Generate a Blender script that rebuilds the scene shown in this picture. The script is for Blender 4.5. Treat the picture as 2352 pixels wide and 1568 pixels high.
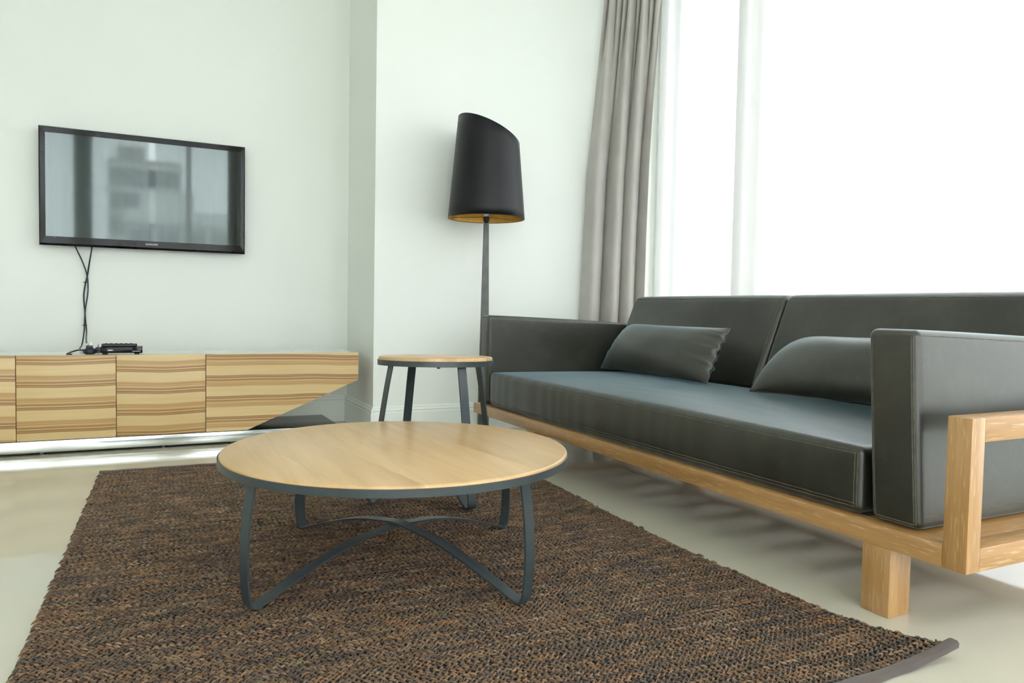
import bpy, bmesh, math, random
import numpy as np
from mathutils import Vector, Matrix
for o in list(bpy.data.objects): bpy.data.objects.remove(o)
SC = bpy.context.scene
COL = SC.collection
R_ = math.radians
random.seed(7); RNG = np.random.default_rng(7)

# ------------------------------------------------------------------ camera, sky, exposure
right = Vector((0.896599, -0.442454, 0.018568)); down = Vector((-0.002049, -0.046075, -0.998936)); fwd = Vector((0.442839, 0.895607, -0.042217))
cd = bpy.data.cameras.new('camera'); cam = bpy.data.objects.new('camera', cd); COL.objects.link(cam)
cd.sensor_width = 36; cd.lens = 1700/2352*36; cd.clip_start = .05; cd.clip_end = 500
m = Matrix.Identity(4)
for i in range(3): m[i][0] = right[i]; m[i][1] = -down[i]; m[i][2] = -fwd[i]
m[2][3] = 0.7317
cam.matrix_world = m
SC.camera = cam
W = bpy.data.worlds.new('overcast_sky'); SC.world = W; W.use_nodes = True
wb = W.node_tree.nodes['Background']; wb.inputs[0].default_value = (0.965, 0.985, 1.0, 1); wb.inputs[1].default_value = 5.6
SC.view_settings.view_transform = 'Standard'; SC.view_settings.look = 'None'; SC.view_settings.gamma = 1
SC.view_settings.use_curve_mapping = False
SC.view_settings.exposure = 0.86
SC.cycles.max_bounces = 12; SC.cycles.diffuse_bounces = 6; SC.cycles.transparent_max_bounces = 16

# ------------------------------------------------------------------ materials
def nt(name):
    mt = bpy.data.materials.new(name); mt.use_nodes = True
    n = mt.node_tree; return mt, n, n.nodes['Principled BSDF']
def setp(b, col=None, rough=.5, metal=0, spec=.5, **k):
    if col is not None: b.inputs['Base Color'].default_value = (*col, 1)
    b.inputs['Roughness'].default_value = rough; b.inputs['Metallic'].default_value = metal
    b.inputs['Specular IOR Level'].default_value = spec
    for a, v in k.items(): b.inputs[a.replace('_', ' ')].default_value = v
def N(n, t, **k):
    x = n.nodes.new(t)
    for a, v in k.items(): setattr(x, a, v)
    return x
def texco(n, scale=(1, 1, 1), rot=(0, 0, 0), loc=(0, 0, 0)):
    t = N(n, 'ShaderNodeTexCoord'); mp = N(n, 'ShaderNodeMapping')
    mp.inputs['Scale'].default_value = scale; mp.inputs['Rotation'].default_value = rot; mp.inputs['Location'].default_value = loc
    n.links.new(t.outputs['Object'], mp.inputs[0]); return mp.outputs[0]
def noise(n, vec, scale, detail=3, rough=.5):
    x = N(n, 'ShaderNodeTexNoise'); x.inputs['Scale'].default_value = scale; x.inputs['Detail'].default_value = detail; x.inputs['Roughness'].default_value = rough
    n.links.new(vec, x.inputs['Vector']); return x.outputs['Fac']
def ramp(n, fac, stops, interp='LINEAR'):
    r = N(n, 'ShaderNodeValToRGB'); r.color_ramp.interpolation = interp
    e = r.color_ramp.elements
    while len(e) < len(stops): e.new(.5)
    for q, (p, c) in zip(e, stops): q.position = p; q.color = (*c, 1)
    n.links.new(fac, r.inputs[0]); return r.outputs[0]
def mixc(n, fac, a, b, mode='MIX'):
    x = N(n, 'ShaderNodeMix', data_type='RGBA', blend_type=mode)
    for s, v in ((0, fac), (6, a), (7, b)):
        if hasattr(v, 'type') and hasattr(v, 'links'): n.links.new(v, x.inputs[s])
        else: x.inputs[s].default_value = v if s == 0 else (*v, 1)
    return x.outputs[2]
def mth(n, op, a, b=None):
    x = N(n, 'ShaderNodeMath', operation=op)
    for i, v in enumerate((a, b)):
        if v is None: continue
        if hasattr(v, 'links'): n.links.new(v, x.inputs[i])
        else: x.inputs[i].default_value = v
    return x.outputs[0]
def bump(n, b, h, strength=.2, dist=.002):
    x = N(n, 'ShaderNodeBump'); x.inputs['Strength'].default_value = strength; x.inputs['Distance'].default_value = dist
    n.links.new(h, x.inputs['Height']); n.links.new(x.outputs[0], b.inputs['Normal'])

def plain(name, col, rough=.5, metal=0, spec=.5, nz=None, **k):
    mt, n, b = nt(name); setp(b, col, rough, metal, spec, **k)
    if nz:
        f = noise(n, texco(n), nz[0], 3)
        n.links.new(ramp(n, f, [(.3, tuple(c*(1-nz[1]) for c in col)), (.7, tuple(min(1, c*(1+nz[1])) for c in col))]), b.inputs['Base Color'])
    return mt
M = {}
def wall_mat(name, col):
    mt, n, b = nt(name); setp(b, col, .62, 0, .25)
    v = texco(n)
    f = noise(n, v, .9, 2)
    n.links.new(ramp(n, f, [(.3, tuple(c*.985 for c in col)), (.7, tuple(min(1, c*1.015) for c in col))]), b.inputs['Base Color'])
    bump(n, b, noise(n, v, 160, 2), .06, .001)
    return mt
M['wall'] = wall_mat('wall_paint', (.815, .845, .805))
M['ceil'] = wall_mat('ceiling_paint', (.84, .86, .84))
M['base'] = plain('skirting_paint', (.82, .86, .82), .4, 0, .4, nz=(2, .01))
def floor_mat():
    mt, n, b = nt('polished_stone'); setp(b, None, .10, 0, .42)
    v = texco(n)
    f = noise(n, v, 1.3, 4, .6)
    n.links.new(ramp(n, f, [(.25, (.56, .53, .43)), (.5, (.60, .575, .475)), (.8, (.63, .61, .52))]), b.inputs['Base Color'])
    r = N(n, 'ShaderNodeMapRange'); r.inputs[3].default_value = .035; r.inputs[4].default_value = .075
    n.links.new(noise(n, v, 3, 2), r.inputs[0]); n.links.new(r.outputs[0], b.inputs['Roughness'])
    return mt
M['floor'] = floor_mat()
def leather(name, seed=0):
    mt, n, b = nt(name); setp(b, None, .40, 0, .88)
    v = texco(n, loc=(seed, seed*.7, 0))
    f = noise(n, v, 3.2, 5, .6)
    c = ramp(n, f, [(.32, (.012, .0125, .0075)), (.5, (.021, .0215, .014)), (.68, (.038, .039, .028))])
    g = noise(n, v, 22, 3, .6)
    c2 = mixc(n, mth(n, 'MULTIPLY', ramp(n, g, [(.55, (0, 0, 0)), (.8, (1, 1, 1))]), .2), c, (.085, .085, .072))
    n.links.new(c2, b.inputs['Base Color'])
    r = N(n, 'ShaderNodeMapRange'); r.inputs[3].default_value = .33; r.inputs[4].default_value = .46
    n.links.new(f, r.inputs[0]); n.links.new(r.outputs[0], b.inputs['Roughness'])
    b.inputs['Sheen Weight'].default_value = .42; b.inputs['Sheen Roughness'].default_value = .30
    b.inputs['Sheen Tint'].default_value = (.58, .86, 1.0, 1)
    bump(n, b, mth(n, 'ADD', mth(n, 'MULTIPLY', noise(n, v, 260, 2), .25), noise(n, v, 14, 3)), .18, .003)
    return mt
M['leather'] = leather('green_grey_leather')
M['seam'] = plain('leather_seam', (.10, .095, .065), .6, nz=(60, .3))
def oak(name, axis, base=((.33, .165, .052), (.43, .235, .080), (.52, .305, .12)), streak=(.70, .50, .29), amt=.5, fine=1.):
    mt, n, b = nt(name); setp(b, None, .36, 0, .9)
    sc = [26, 26, 26]; sc[axis] = 1.6
    v = texco(n, scale=sc)
    f = noise(n, v, 1, 4, .6)
    c = ramp(n, f, [(.3, base[0]), (.5, base[1]), (.72, base[2])])
    sc2 = [240*fine]*3; sc2[axis] = 16
    g = noise(n, texco(n, scale=sc2), 1, 2, .5)
    c = mixc(n, mth(n, 'MULTIPLY', ramp(n, g, [(.58, (0, 0, 0)), (.70, (1, 1, 1))]), amt), c, streak)
    n.links.new(c, b.inputs['Base Color'])
    bump(n, b, g, .12, .001)
    return mt
M['slat'] = oak('grey_slat_board', 0, ((.38, .33, .32), (.44, .39, .38), (.50, .45, .43)), (.5, .46, .44), .3)
for ax in range(3): M['oak%d' % ax] = oak('limed_oak_%s' % 'xyz'[ax], ax)
def veneer(name, phase, flip, seed, period=.1085):
    mt, n, b = nt(name); setp(b, None, .38, 0, .4)
    t = N(n, 'ShaderNodeTexCoord'); s = N(n, 'ShaderNodeSeparateXYZ'); n.links.new(t.outputs['Object'], s.inputs[0])
    wv = noise(n, texco(n, scale=(1.5, 1, .8), loc=(seed*3.1, 0, seed)), 1, 2, .5)
    z = mth(n, 'ADD', s.outputs['Z'], mth(n, 'MULTIPLY', mth(n, 'SUBTRACT', wv, .5), .05))
    q = mth(n, 'FRACT', mth(n, 'ADD', mth(n, 'DIVIDE', z, period), phase))
    if flip: q = mth(n, 'SUBTRACT', 1.0, q)
    L = (.64, .47, .235); D = (.21, .09, .03); Mi = (.38, .20, .075); S = (.50, .31, .125)
    c = ramp(n, q, [(0, L), (.44, L), (.455, S), (.50, S), (.53, Mi), (.55, S), (.60, S), (.64, Mi), (.66, L), (.70, S), (.75, Mi), (.775, D), (.80, Mi), (.825, L), (.85, S), (.88, D), (.92, Mi), (.94, S), (.955, D), (.985, Mi), (1.0, L)])
    fl = noise(n, texco(n, scale=(3, 3, 90)), 1, 4, .6)
    c = mixc(n, .14, c, ramp(n, fl, [(.3, (.40, .25, .11)), (.7, (.72, .60, .38))]))
    n.links.new(c, b.inputs['Base Color'])
    return mt
M['veneer'] = [veneer('veneer_%d' % i, p, f, i) for i, (p, f) in enumerate([(.75, True), (.03, True), (.40, True), (.62, False)])]
def table_wood():
    mt, n, b = nt('oiled_maple'); setp(b, None, .30, 0, .45)
    rot = (0, 0, R_(8.7))
    oi = N(n, 'ShaderNodeObjectInfo')
    v0 = texco(n, scale=(14, 1.3, 6), rot=rot)
    va = N(n, 'ShaderNodeVectorMath', operation='ADD'); n.links.new(v0, va.inputs[0])
    cx = N(n, 'ShaderNodeCombineXYZ'); n.links.new(mth(n, 'MULTIPLY', oi.outputs['Random'], 37.), cx.inputs[1]); n.links.new(cx.outputs[0], va.inputs[1])
    f = noise(n, va.outputs[0], 1, 5, .6)
    c = ramp(n, f, [(.25, (.47, .28, .125)), (.45, (.59, .385, .185)), (.6, (.64, .43, .215)), (.8, (.68, .48, .26))])
    f2 = noise(n, texco(n, scale=(70, 4, 20), rot=rot), 1, 2, .5)
    c = mixc(n, mth(n, 'MULTIPLY', ramp(n, f2, [(.56, (0, 0, 0)), (.70, (1, 1, 1))]), .25), c, (.46, .29, .14))
    t = N(n, 'ShaderNodeMapRange'); t.inputs[3].default_value = .90; t.inputs[4].default_value = 1.06
    n.links.new(oi.outputs['Random'], t.inputs[0])
    sc = N(n, 'ShaderNodeVectorMath', operation='SCALE'); n.links.new(c, sc.inputs[0]); n.links.new(t.outputs[0], sc.inputs['Scale'])
    n.links.new(sc.outputs[0], b.inputs['Base Color'])
    return mt
M['maple'] = table_wood()
M['iron'] = plain('blue_grey_powder_coat', (.036, .049, .054), .36, 0.0, .5, nz=(40, .08))
M['black_gloss'] = plain('gloss_black_plastic', (.006, .006, .007), .10, 0, .22, nz=(10, .1))
M['black_satin'] = plain('satin_black_plastic', (.012, .012, .016), .35, 0, .5, nz=(60, .15))
M['screen'] = plain('screen_glass', (.012, .014, .014), .035, 0, .5, nz=(3, .05))
M['screen'].node_tree.nodes['Principled BSDF'].inputs['IOR'].default_value = 1.9; M['screen'].node_tree.nodes['Principled BSDF'].inputs['Specular Tint'].default_value = (.86, 1, .99, 1)
M['chrome'] = plain('brushed_steel', (.66, .70, .69), .16, 1.0, .5, nz=(8, .06))
M['white_gloss'] = plain('white_lacquer', (.66, .70, .69), .12, 0, .5, nz=(4, .02))
M['black_lacquer'] = plain('black_lacquer', (.022, .026, .027), .22, 0, .5, nz=(5, .1))
M['carcass'] = plain('carcass_board', (.40, .28, .15), .5, nz=(12, .1))
M['print'] = plain('white_print', (.75, .78, .8), .4, nz=(50, .02))
def fabric(name, col, rough=.9, sheen=.3, sc=420):
    mt, n, b = nt(name); setp(b, col, rough, 0, .2)
    v = texco(n)
    n.links.new(ramp(n, noise(n, v, 5, 3), [(.3, tuple(c*.94 for c in col)), (.7, tuple(c*1.06 for c in col))]), b.inputs['Base Color'])
    b.inputs['Sheen Weight'].default_value = sheen
    bump(n, b, noise(n, v, sc, 2), .25, .0015); return mt
M['drape'] = fabric('grey_drape_cloth', (.45, .43, .405))
def sheer(nm='sheer_voile', t0=.76, t1=.82, c=.40):
    mt, n, b = nt(nm); n.nodes.remove(b)
    out = n.nodes['Material Output']
    tr = N(n, 'ShaderNodeBsdfTransparent'); tr.inputs[0].default_value = (.985, 1, 1, 1)
    tl = N(n, 'ShaderNodeBsdfTranslucent'); tl.inputs[0].default_value = (c, c*1.01, c, 1)
    df = N(n, 'ShaderNodeBsdfDiffuse'); df.inputs[0].default_value = (.86, .87, .86, 1)
    m1 = N(n, 'ShaderNodeMixShader'); m1.inputs[0].default_value = .4
    n.links.new(tl.outputs[0], m1.inputs[1]); n.links.new(df.outputs[0], m1.inputs[2])
    m2 = N(n, 'ShaderNodeMixShader')
    r = N(n, 'ShaderNodeMapRange'); r.inputs[3].default_value = t0; r.inputs[4].default_value = t1
    n.links.new(noise(n, texco(n, scale=(1, 6, .2)), 1, 2), r.inputs[0]); n.links.new(r.outputs[0], m2.inputs[0])
    n.links.new(tr.outputs[0], m2.inputs[1]); n.links.new(m1.outputs[0], m2.inputs[2])
    n.links.new(m2.outputs[0], out.inputs[0]); return mt
M['sheer'] = sheer(); M['sheer2'] = sheer('light_voile', .56, .60, .92)
def glass():
    mt, n, b = nt('window_glass'); n.nodes.remove(b); out = n.nodes['Material Output']
    tr = N(n, 'ShaderNodeBsdfTransparent'); tr.inputs[0].default_value = (.95, .955, .955, 1)
    gl = N(n, 'ShaderNodeBsdfGlossy'); gl.inputs['Roughness'].default_value = .02
    m2 = N(n, 'ShaderNodeMixShader'); m2.inputs[0].default_value = .07
    n.links.new(tr.outputs[0], m2.inputs[1]); n.links.new(gl.outputs[0], m2.inputs[2]); n.links.new(m2.outputs[0], out.inputs[0]); return mt
M['glass'] = glass()
M['alu'] = plain('window_aluminium', (.30, .33, .31), .45, .3, .5, nz=(20, .05))
M['mullion'] = plain('pale_plaster_pier', (.36, .36, .30), .6, nz=(6, .04))
M['column'] = plain('painted_column', (.22, .26, .23), .6, nz=(3, .05))
M['shade_out'] = fabric('black_satin_shade', (.003, .0035, .006), .40, .03, 700)
M['shade_out'].node_tree.nodes['Principled BSDF'].inputs['Specular IOR Level'].default_value = .35
M['shade_in'] = plain('gold_foil_lining', (.62, .36, .07), .42, .75, .5, nz=(18, .15))
M['pole'] = plain('dark_bronze_metal', (.095, .10, .095), .42, .4, .5, nz=(12, .25))
M['bulb'] = plain('opal_bulb', (.85, .85, .82), .3, nz=(10, .02))
M['rubber'] = plain('black_cable_rubber', (.016, .016, .03), .45, nz=(80, .15))
M['bind'] = fabric('brown_binding_tape', (.10, .078, .072), .85, .2, 500)
M['rugbase'] = plain('rug_backing', (.014, .010, .009), .9, nz=(90, .3))
def yarn():
    mt, n, b = nt('braided_wool'); setp(b, None, .72, 0, .3)
    a = N(n, 'ShaderNodeAttribute'); a.attribute_name = 'Col'
    f = noise(n, texco(n, scale=(140, 420, 200)), 1, 2)
    c = mixc(n, .35, a.outputs['Color'], ramp(n, f, [(.3, (.03, .02, .015)), (.7, (.30, .21, .14))]))
    n.links.new(a.outputs['Color'], c.node.inputs[6])
    n.links.new(c, b.inputs['Base Color']); return mt
M['yarn'] = yarn()
M['city'] = [plain('tower_render_%d' % i, c, .8, nz=(.3, .06)) for i, c in enumerate([(.52, .46, .42), (.42, .40, .40), (.72, .74, .72)])]
M['citywin'] = plain('tower_glass', (.22, .25, .26), .3, nz=(1, .1))
M['ground'] = plain('city_ground', (.30, .32, .30), .9, nz=(.05, .2))

# ------------------------------------------------------------------ object helpers
ORG = {}
def link(name, me, mat, parent=None, smooth=False, sharp=None):
    o = bpy.data.objects.new(name, me); COL.objects.link(o)
    if mat is not None: me.materials.append(mat)
    if parent is not None:
        org = ORG[parent.name]
        me.transform(Matrix.Translation(-org)); o.parent = parent; ORG[o.name] = org
    else:
        ORG[o.name] = Vector((0, 0, 0))
    if smooth:
        me.polygons.foreach_set('use_smooth', [True]*len(me.polygons))
        if sharp: me.set_sharp_from_angle(angle=R_(sharp))
    me.update(); return o
def pym(name, verts, faces, mat, parent=None, smooth=False, sharp=None, fix=True):
    me = bpy.data.meshes.new(name); me.from_pydata([tuple(map(float, v)) for v in verts], [], faces)
    if fix:
        bm = bmesh.new(); bm.from_mesh(me); bmesh.ops.recalc_face_normals(bm, faces=bm.faces[:]); bm.to_mesh(me); bm.free()
    return link(name, me, mat, parent, smooth, sharp)
def bmo(name, bm, mat, parent=None, smooth=False, sharp=None):
    me = bpy.data.meshes.new(name); bm.to_mesh(me); bm.free(); return link(name, me, mat, parent, smooth, sharp)
def addbox(bm, a, b, bev=0, seg=2):
    t = bmesh.new(); bmesh.ops.create_cube(t, size=1)
    for v in t.verts:
        v.co = Vector([a[i] + (v.co[i]+.5)*(b[i]-a[i]) for i in range(3)])
    if bev: bmesh.ops.bevel(t, geom=t.edges[:], offset=bev, segments=seg, affect='EDGES', profile=.5)
    me = bpy.data.meshes.new('t'); t.to_mesh(me); t.free(); bm.from_mesh(me); bpy.data.meshes.remove(me)
def box(name, a, b, mat, parent=None, bev=0.0, seg=2):
    bm = bmesh.new(); addbox(bm, a, b, bev, seg); return bmo(name, bm, mat, parent, bev > 0, 30)
def boxes(name, lst, mat, parent=None, bev=0.0):
    bm = bmesh.new()
    for a, b in lst: addbox(bm, a, b, bev)
    return bmo(name, bm, mat, parent, bev > 0, 30)
def prism(name, poly, y0, y1, mat, parent=None, bev=0):  # poly in xz
    bm = bmesh.new(); vs = [bm.verts.new((x, y0, z)) for x, z in poly]; f = bm.faces.new(vs)
    r = bmesh.ops.extrude_face_region(bm, geom=[f])
    for v in r['geom']:
        if isinstance(v, bmesh.types.BMVert): v.co.y = y1
    bmesh.ops.recalc_face_normals(bm, faces=bm.faces[:])
    if bev: bmesh.ops.bevel(bm, geom=bm.edges[:], offset=bev, segments=2, affect='EDGES')
    return bmo(name, bm, mat, parent, bev > 0, 30)
def tag(o, label=None, cat=None, group=None, kind=None):
    for k, v in (('label', label), ('category', cat), ('group', group), ('kind', kind)):
        if v: o[k] = v
    return o
def empty(name, loc, label=None, cat=None, group=None, kind=None):
    o = bpy.data.objects.new(name, None); COL.objects.link(o); o.location = loc; o.empty_display_size = .1
    ORG[o.name] = Vector(loc); return tag(o, label, cat, group, kind)
def smoothpath(P, n=8, closed=False):
    P = [Vector(p) for p in P]; out = []
    for i in range(len(P)-1):
        p0 = P[max(i-1, 0)]; p1 = P[i]; p2 = P[i+1]; p3 = P[min(i+2, len(P)-1)]
        for k in range(n):
            t = k/n
            out.append(.5*((2*p1)+(p2-p0)*t+(2*p0-5*p1+4*p2-p3)*t*t+(3*p1-p0-3*p2+p3)*t**3))
    out.append(P[-1]); return out
def tube(name, P, r, mat, parent=None, n=8, closed=False, rf=None):
    P = [Vector(p) for p in P]; V = []; F = []
    up = None; L = len(P)
    for i, p in enumerate(P):
        d = ((P[(i+1) % L] if closed or i < L-1 else p) - (P[i-1] if closed or i > 0 else p)).normalized()
        if up is None: up = d.orthogonal().normalized()
        up = (up - d*up.dot(d)).normalized(); s = d.cross(up)
        rr = rf(i/(L-1)) if rf else r
        for k in range(n):
            a = 2*math.pi*k/n; V.append(p + (up*math.cos(a)+s*math.sin(a))*rr)
    m_ = L if closed else L-1
    for i in range(m_):
        for k in range(n):
            a = i*n+k; b = i*n+(k+1) % n; c = ((i+1) % L)*n+(k+1) % n; d = ((i+1) % L)*n+k; F.append((a, b, c, d))
    if not closed: F.append(tuple(range(n-1, -1, -1))); F.append(tuple((L-1)*n+k for k in range(n)))
    return pym(name, V, F, mat, parent, True, 50)
def lathe(name, prof, c, mat, parent=None, n=48, sharp=40, closed=False):
    V = []; F = []
    for r, z in prof:
        for k in range(n):
            a = 2*math.pi*k/n; V.append((c[0]+r*math.cos(a), c[1]+r*math.sin(a), c[2]+z))
    L = len(prof)
    for i in range(L if closed else L-1):
        for k in range(n):
            j = (i+1) % L
            F.append((i*n+k, i*n+(k+1) % n, j*n+(k+1) % n, j*n+k))
    if not closed: F.append(tuple(range(n))[::-1]); F.append(tuple((L-1)*n+k for k in range(n)))
    return pym(name, V, F, mat, parent, True, sharp)
def strip(name, P, wd, w, t, mat, parent=None):
    """flat bar swept along P; wd = constant width direction"""
    P = [Vector(p) for p in P]; wd = Vector(wd).normalized(); V = []; F = []
    L = len(P); b = min(.0012, t*.25)
    for i, p in enumerate(P):
        d = (P[min(i+1, L-1)]-P[max(i-1, 0)]).normalized(); nn = d.cross(wd).normalized()
        for s, q in ((-1, -1), (1, -1), (1, 1), (-1, 1)):
            V.append(p + wd*s*w/2 + nn*q*t/2)
    for i in range(L-1):
        for k in range(4): F.append((i*4+k, i*4+(k+1) % 4, i*4+4+(k+1) % 4, i*4+4+k))
    F.append((3, 2, 1, 0)); F.append(tuple((L-1)*4+k for k in range(4)))
    return pym(name, V, F, mat, parent, True, 35)

# ------------------------------------------------------------------ room shell
XR, YB, YL, XJ, YR, XL, ZC = 3.12, 4.741, 4.12, 1.159, -2.6, -3.0, 3.25
st = dict(kind='structure')
tag(box('floor', (XL-.2, YR-.3, -.12), (XR+.35, YB+.2, 0), M['floor']), **st)
tag(box('ceiling', (XL-.2, YR-.3, ZC), (XR+.35, YB+.2, ZC+.15), M['ceil']), **st)
tag(box('wall_back', (XL-.15, YB, 0), (XJ, YB+.15, ZC), M['wall']), **st)
tag(box('wall_alcove', (XJ, YL, 0), (XR+.35, YB+.15, ZC), M['wall']), **st)
tag(box('wall_left', (XL-.15, YR-.2, 0), (XL, YB, ZC), M['wall']), **st)
tag(boxes('wall_right', [((XR-.02, YR-.2, 3.12), (XR+.3, YL, ZC)), ((XR-.02, 4.02, 0), (XR+.3, YL, 3.12)), ((XR-.02, YR-.2, 0), (XR+.3, -2.3, 3.12))], M['wall']), **st)
tag(boxes('wall_rear', [((XL, YR-.2, 3.14), (XR-.02, YR, ZC)), ((XL, YR-.2, 0), (-2.4, YR, 3.14)), ((2.7, YR-.2, 0), (XR-.02, YR, 3.14)), ((-2.4, YR-.2, 0), (2.7, YR, .12))], M['wall']), **st)
tag(box('trim_1', (-.89, YR+.002, .12), (-.67, YR+.12, 3.14), M['column'], bev=.004), **st)
def base_profile(o, name, p0, p1, nrm):
    # moulded skirting board: profile (depth, height) swept from p0 to p1
    prof = [(0, 0), (.016, 0), (.016, .128), (.0125, .133), (.0125, .139), (.016, .143), (.0135, .150), (.009, .154), (.009, .160), (.004, .166), (0, .168)]
    V = []; F = []; k = len(prof)
    for p in (p0, p1):
        for d, z in prof: V.append((p[0]+nrm[0]*d, p[1]+nrm[1]*d, z))
    for i in range(k): F.append((i, (i+1) % k, k+(i+1) % k, k+i))
    F.append(tuple(range(k))); F.append(tuple(range(2*k-1, k-1, -1)))
    return tag(pym(name, V, F, M['base']), **st)
base_profile(0, 'baseboard_back', (XL, YB-.0005), (XJ-.0165, YB-.0005), (0, -1))
base_profile(0, 'baseboard_jog', (XJ-.0005, YL-.016), (XJ-.0005, YB-.0005), (-1, 0))
base_profile(0, 'baseboard_alcove', (XJ, YL-.0005), (XR-.03, YL-.0005), (0, -1))
base_profile(0, 'baseboard_left', (XL+.0005, YB), (XL+.0005, YR), (1, 0))

# windows
w1 = empty('window_1', (XR+.1, 1, 0), kind='structure')
fr = [((XR+.04, -2.3, 0), (XR+.12, 4.02, .06)), ((XR+.04, -2.3, 3.06), (XR+.12, 4.02, 3.12)), ((XR+.04, 3.97, .06), (XR+.12, 4.02, 3.06)), ((XR+.04, 1.0, .06), (XR+.12, 1.07, 3.06)), ((XR+.04, -2.3, .06), (XR+.12, -2.25, 3.06))]
boxes('frame', fr, M['alu'], w1)
box('mullion', (XR+.01, 3.20, .06), (XR+.16, 3.40, 3.06), M['mullion'], w1, .004)
for a, b in ((-2.25, 1.0), (1.07, 3.20), (3.40, 3.97)): box('pane', (XR+.075, a, .06), (XR+.083, b, 3.06), M['glass'], w1)
w2 = empty('window_2', (.1, YR-.1, 0), kind='structure')
boxes('frame', [((-2.4, YR-.14, .12), (2.7, YR-.06, .18)), ((-2.4, YR-.14, 3.08), (2.7, YR-.06, 3.14)), ((-2.4, YR-.14, .18), (-2.34, YR-.06, 3.08)), ((2.64, YR-.14, .18), (2.7, YR-.06, 3.08))], M['alu'], w2)
box('mullion', (.53, YR-.15, .18), (.60, YR-.05, 3.08), M['alu'], w2, .003)
box('mullion', (-.81, YR-.15, .18), (-.75, YR-.05, 3.08), M['alu'], w2, .003)
for a, b in ((-2.34, -.81), (-.75, .53), (.60, 2.64)): box('pane', (a, YR-.104, .18), (b, YR-.096, 3.08), M['glass'], w2)

# city outside
tag(box('ground', (-150, -200, -25.2), (220, 150, -25), M['ground']), kind='structure')
def tower(x0, y0, x1, y1, zt, mi, label, floors, cols, face):
    r = empty('apartment_tower', ((x0+x1)/2, (y0+y1)/2, -25), label, 'building', 'distant city buildings')
    bm = bmesh.new(); addbox(bm, (x0, y0, -25), (x1, y1, zt)); addbox(bm, (x0+1, y0+1, zt), ((x0+x1)/2, y1-1, zt+1.8)); bmo('body', bm, M['city'][mi], r)
    fh = 3.1
    for f in range(floors):
        z = zt - 1 - f*fh
        if face == 'y': box('floor_band', (x0-.3, y1, z-.25), (x1+.3, y1+.5, z+.15), M['city'][2], r)
        else: box('floor_band', (x0-.5, y0-.3, z-.25), (x0, y1+.3, z+.15), M['city'][2], r)
    proto = None
    for f in range(floors):
        for c in range(cols):
            z = zt - 3.3 - f*fh
            if face == 'y': px = x0 + (c+.5)*(x1-x0)/cols; a, b = (px-.8, y1, z), (px+.8, y1+.12, z+1.6)
            else: py = y0 + (c+.5)*(y1-y0)/cols; a, b = (x0-.12, py-.8, z), (x0, py+.8, z+1.6)
            if proto is None: proto = box('window', a, b, M['citywin'], r); pa = Vector(a)
            else:
                q = proto.copy(); COL.objects.link(q); q.location = Vector(a)-pa; q.parent = r
    return r
tower(-4.4, -112, 4.2, -100, 19.5, 1, 'tall grey tower reflected in the middle of the screen', 9, 5, 'y')
tower(-1.5, -72, 9, -60, 8.6, 2, 'lower pale block with white floor bands reflected at the right of the screen', 5, 5, 'y')
# curtains
def sheet(name, path, z0, z1, mat, nu, nz, off, thick=0):
    """path(u,zf)->(x,y) base; off(u,zf)-> displacement along the normal"""
    V = []; F = []
    for j in range(nz+1):
        zf = j/nz
        for i in range(nu+1):
            u = i/nu; x, y = path(u, zf); x2, y2 = path(min(1, u+.001), zf); x1, y1 = path(max(0, u-.001), zf)
            tx, ty = x2-x1, y2-y1; l = math.hypot(tx, ty); nx, ny = -ty/l, tx/l
            d, sl = off(u, zf)
            V.append((x+nx*d+tx/l*sl, y+ny*d+ty/l*sl, z0+(z1-z0)*zf))
    for j in range(nz):
        for i in range(nu): a = j*(nu+1)+i; F.append((a, a+1, a+nu+2, a+nu+1))
    o = pym(name, V, F, mat, None, True, fix=False)
    if thick:
        s = o.modifiers.new('t', 'SOLIDIFY'); s.thickness = thick; s.offset = 0
    return o
def lerp(a, b, t): return a+(b-a)*t
def drape_path(u, zf):
    z = .01+zf*3.18
    bx = 2.86; by = float(np.interp(z, [0, .7, 1.25, 1.65, 2.1, 2.7, 3.2], [3.90, 3.895, 3.885, 3.87, 3.83, 3.775, 3.77]))
    ax = float(np.interp(z, [0, .7, 1.6, 2.7, 3.2], [2.455, 2.475, 2.505, 2.60, 2.62])); ay = 4.055
    return lerp(ax, bx, u), lerp(ay, by, u)
def drape_off(u, zf):
    z = .01+zf*3.18
    k = float(np.interp(z, [1.7, 2.9], [0, 1]))
    ub = u + .03*math.sin(2*math.pi*u*1.3+.8)
    low = .055*math.sin(2*math.pi*(ub*3.6+.05)) + .006*math.sin(2*math.pi*(ub*7.2+.3))
    hi = .030*math.sin(2*math.pi*(u*9.2+.1+.03*math.sin(3*z))) + .010*math.sin(2*math.pi*(u*3.6+.05))
    d = lerp(low, hi, k)
    sl = lerp(.022*math.cos(2*math.pi*(ub*3.6+.05)), .006*math.cos(2*math.pi*(u*9.2+.1)), k)
    return d, sl
dr = sheet('drape', drape_path, .012, 3.19, M['drape'], 220, 70, drape_off, .003)
tag(dr, 'grey floor-length curtain gathered in the corner beside the bright window', 'curtain')
def sheer_sheet(path, label, z1=3.17, nu=500, wl=30, amp=.02, mt='sheer'):
    o = sheet('sheer_curtain', path, .012, z1, M[mt], nu, 6, lambda u, zf: (amp*math.sin(2*math.pi*wl*u)+amp*.5*math.sin(2*math.pi*wl*.37*u+1), 0))
    return tag(o, label, 'curtain')
sheer_sheet(lambda u, zf: (2.98, lerp(3.95, -2.2, u)), 'white sheer curtain across the bright window behind the sofa', wl=34)
sheer_sheet(lambda u, zf: (lerp(-2.35, .035, u), YR+.2), 'white sheer curtain at the rear window, left of the bright gap in the screen reflection', 3.17, 260, 14, .006, 'sheer2')
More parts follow.
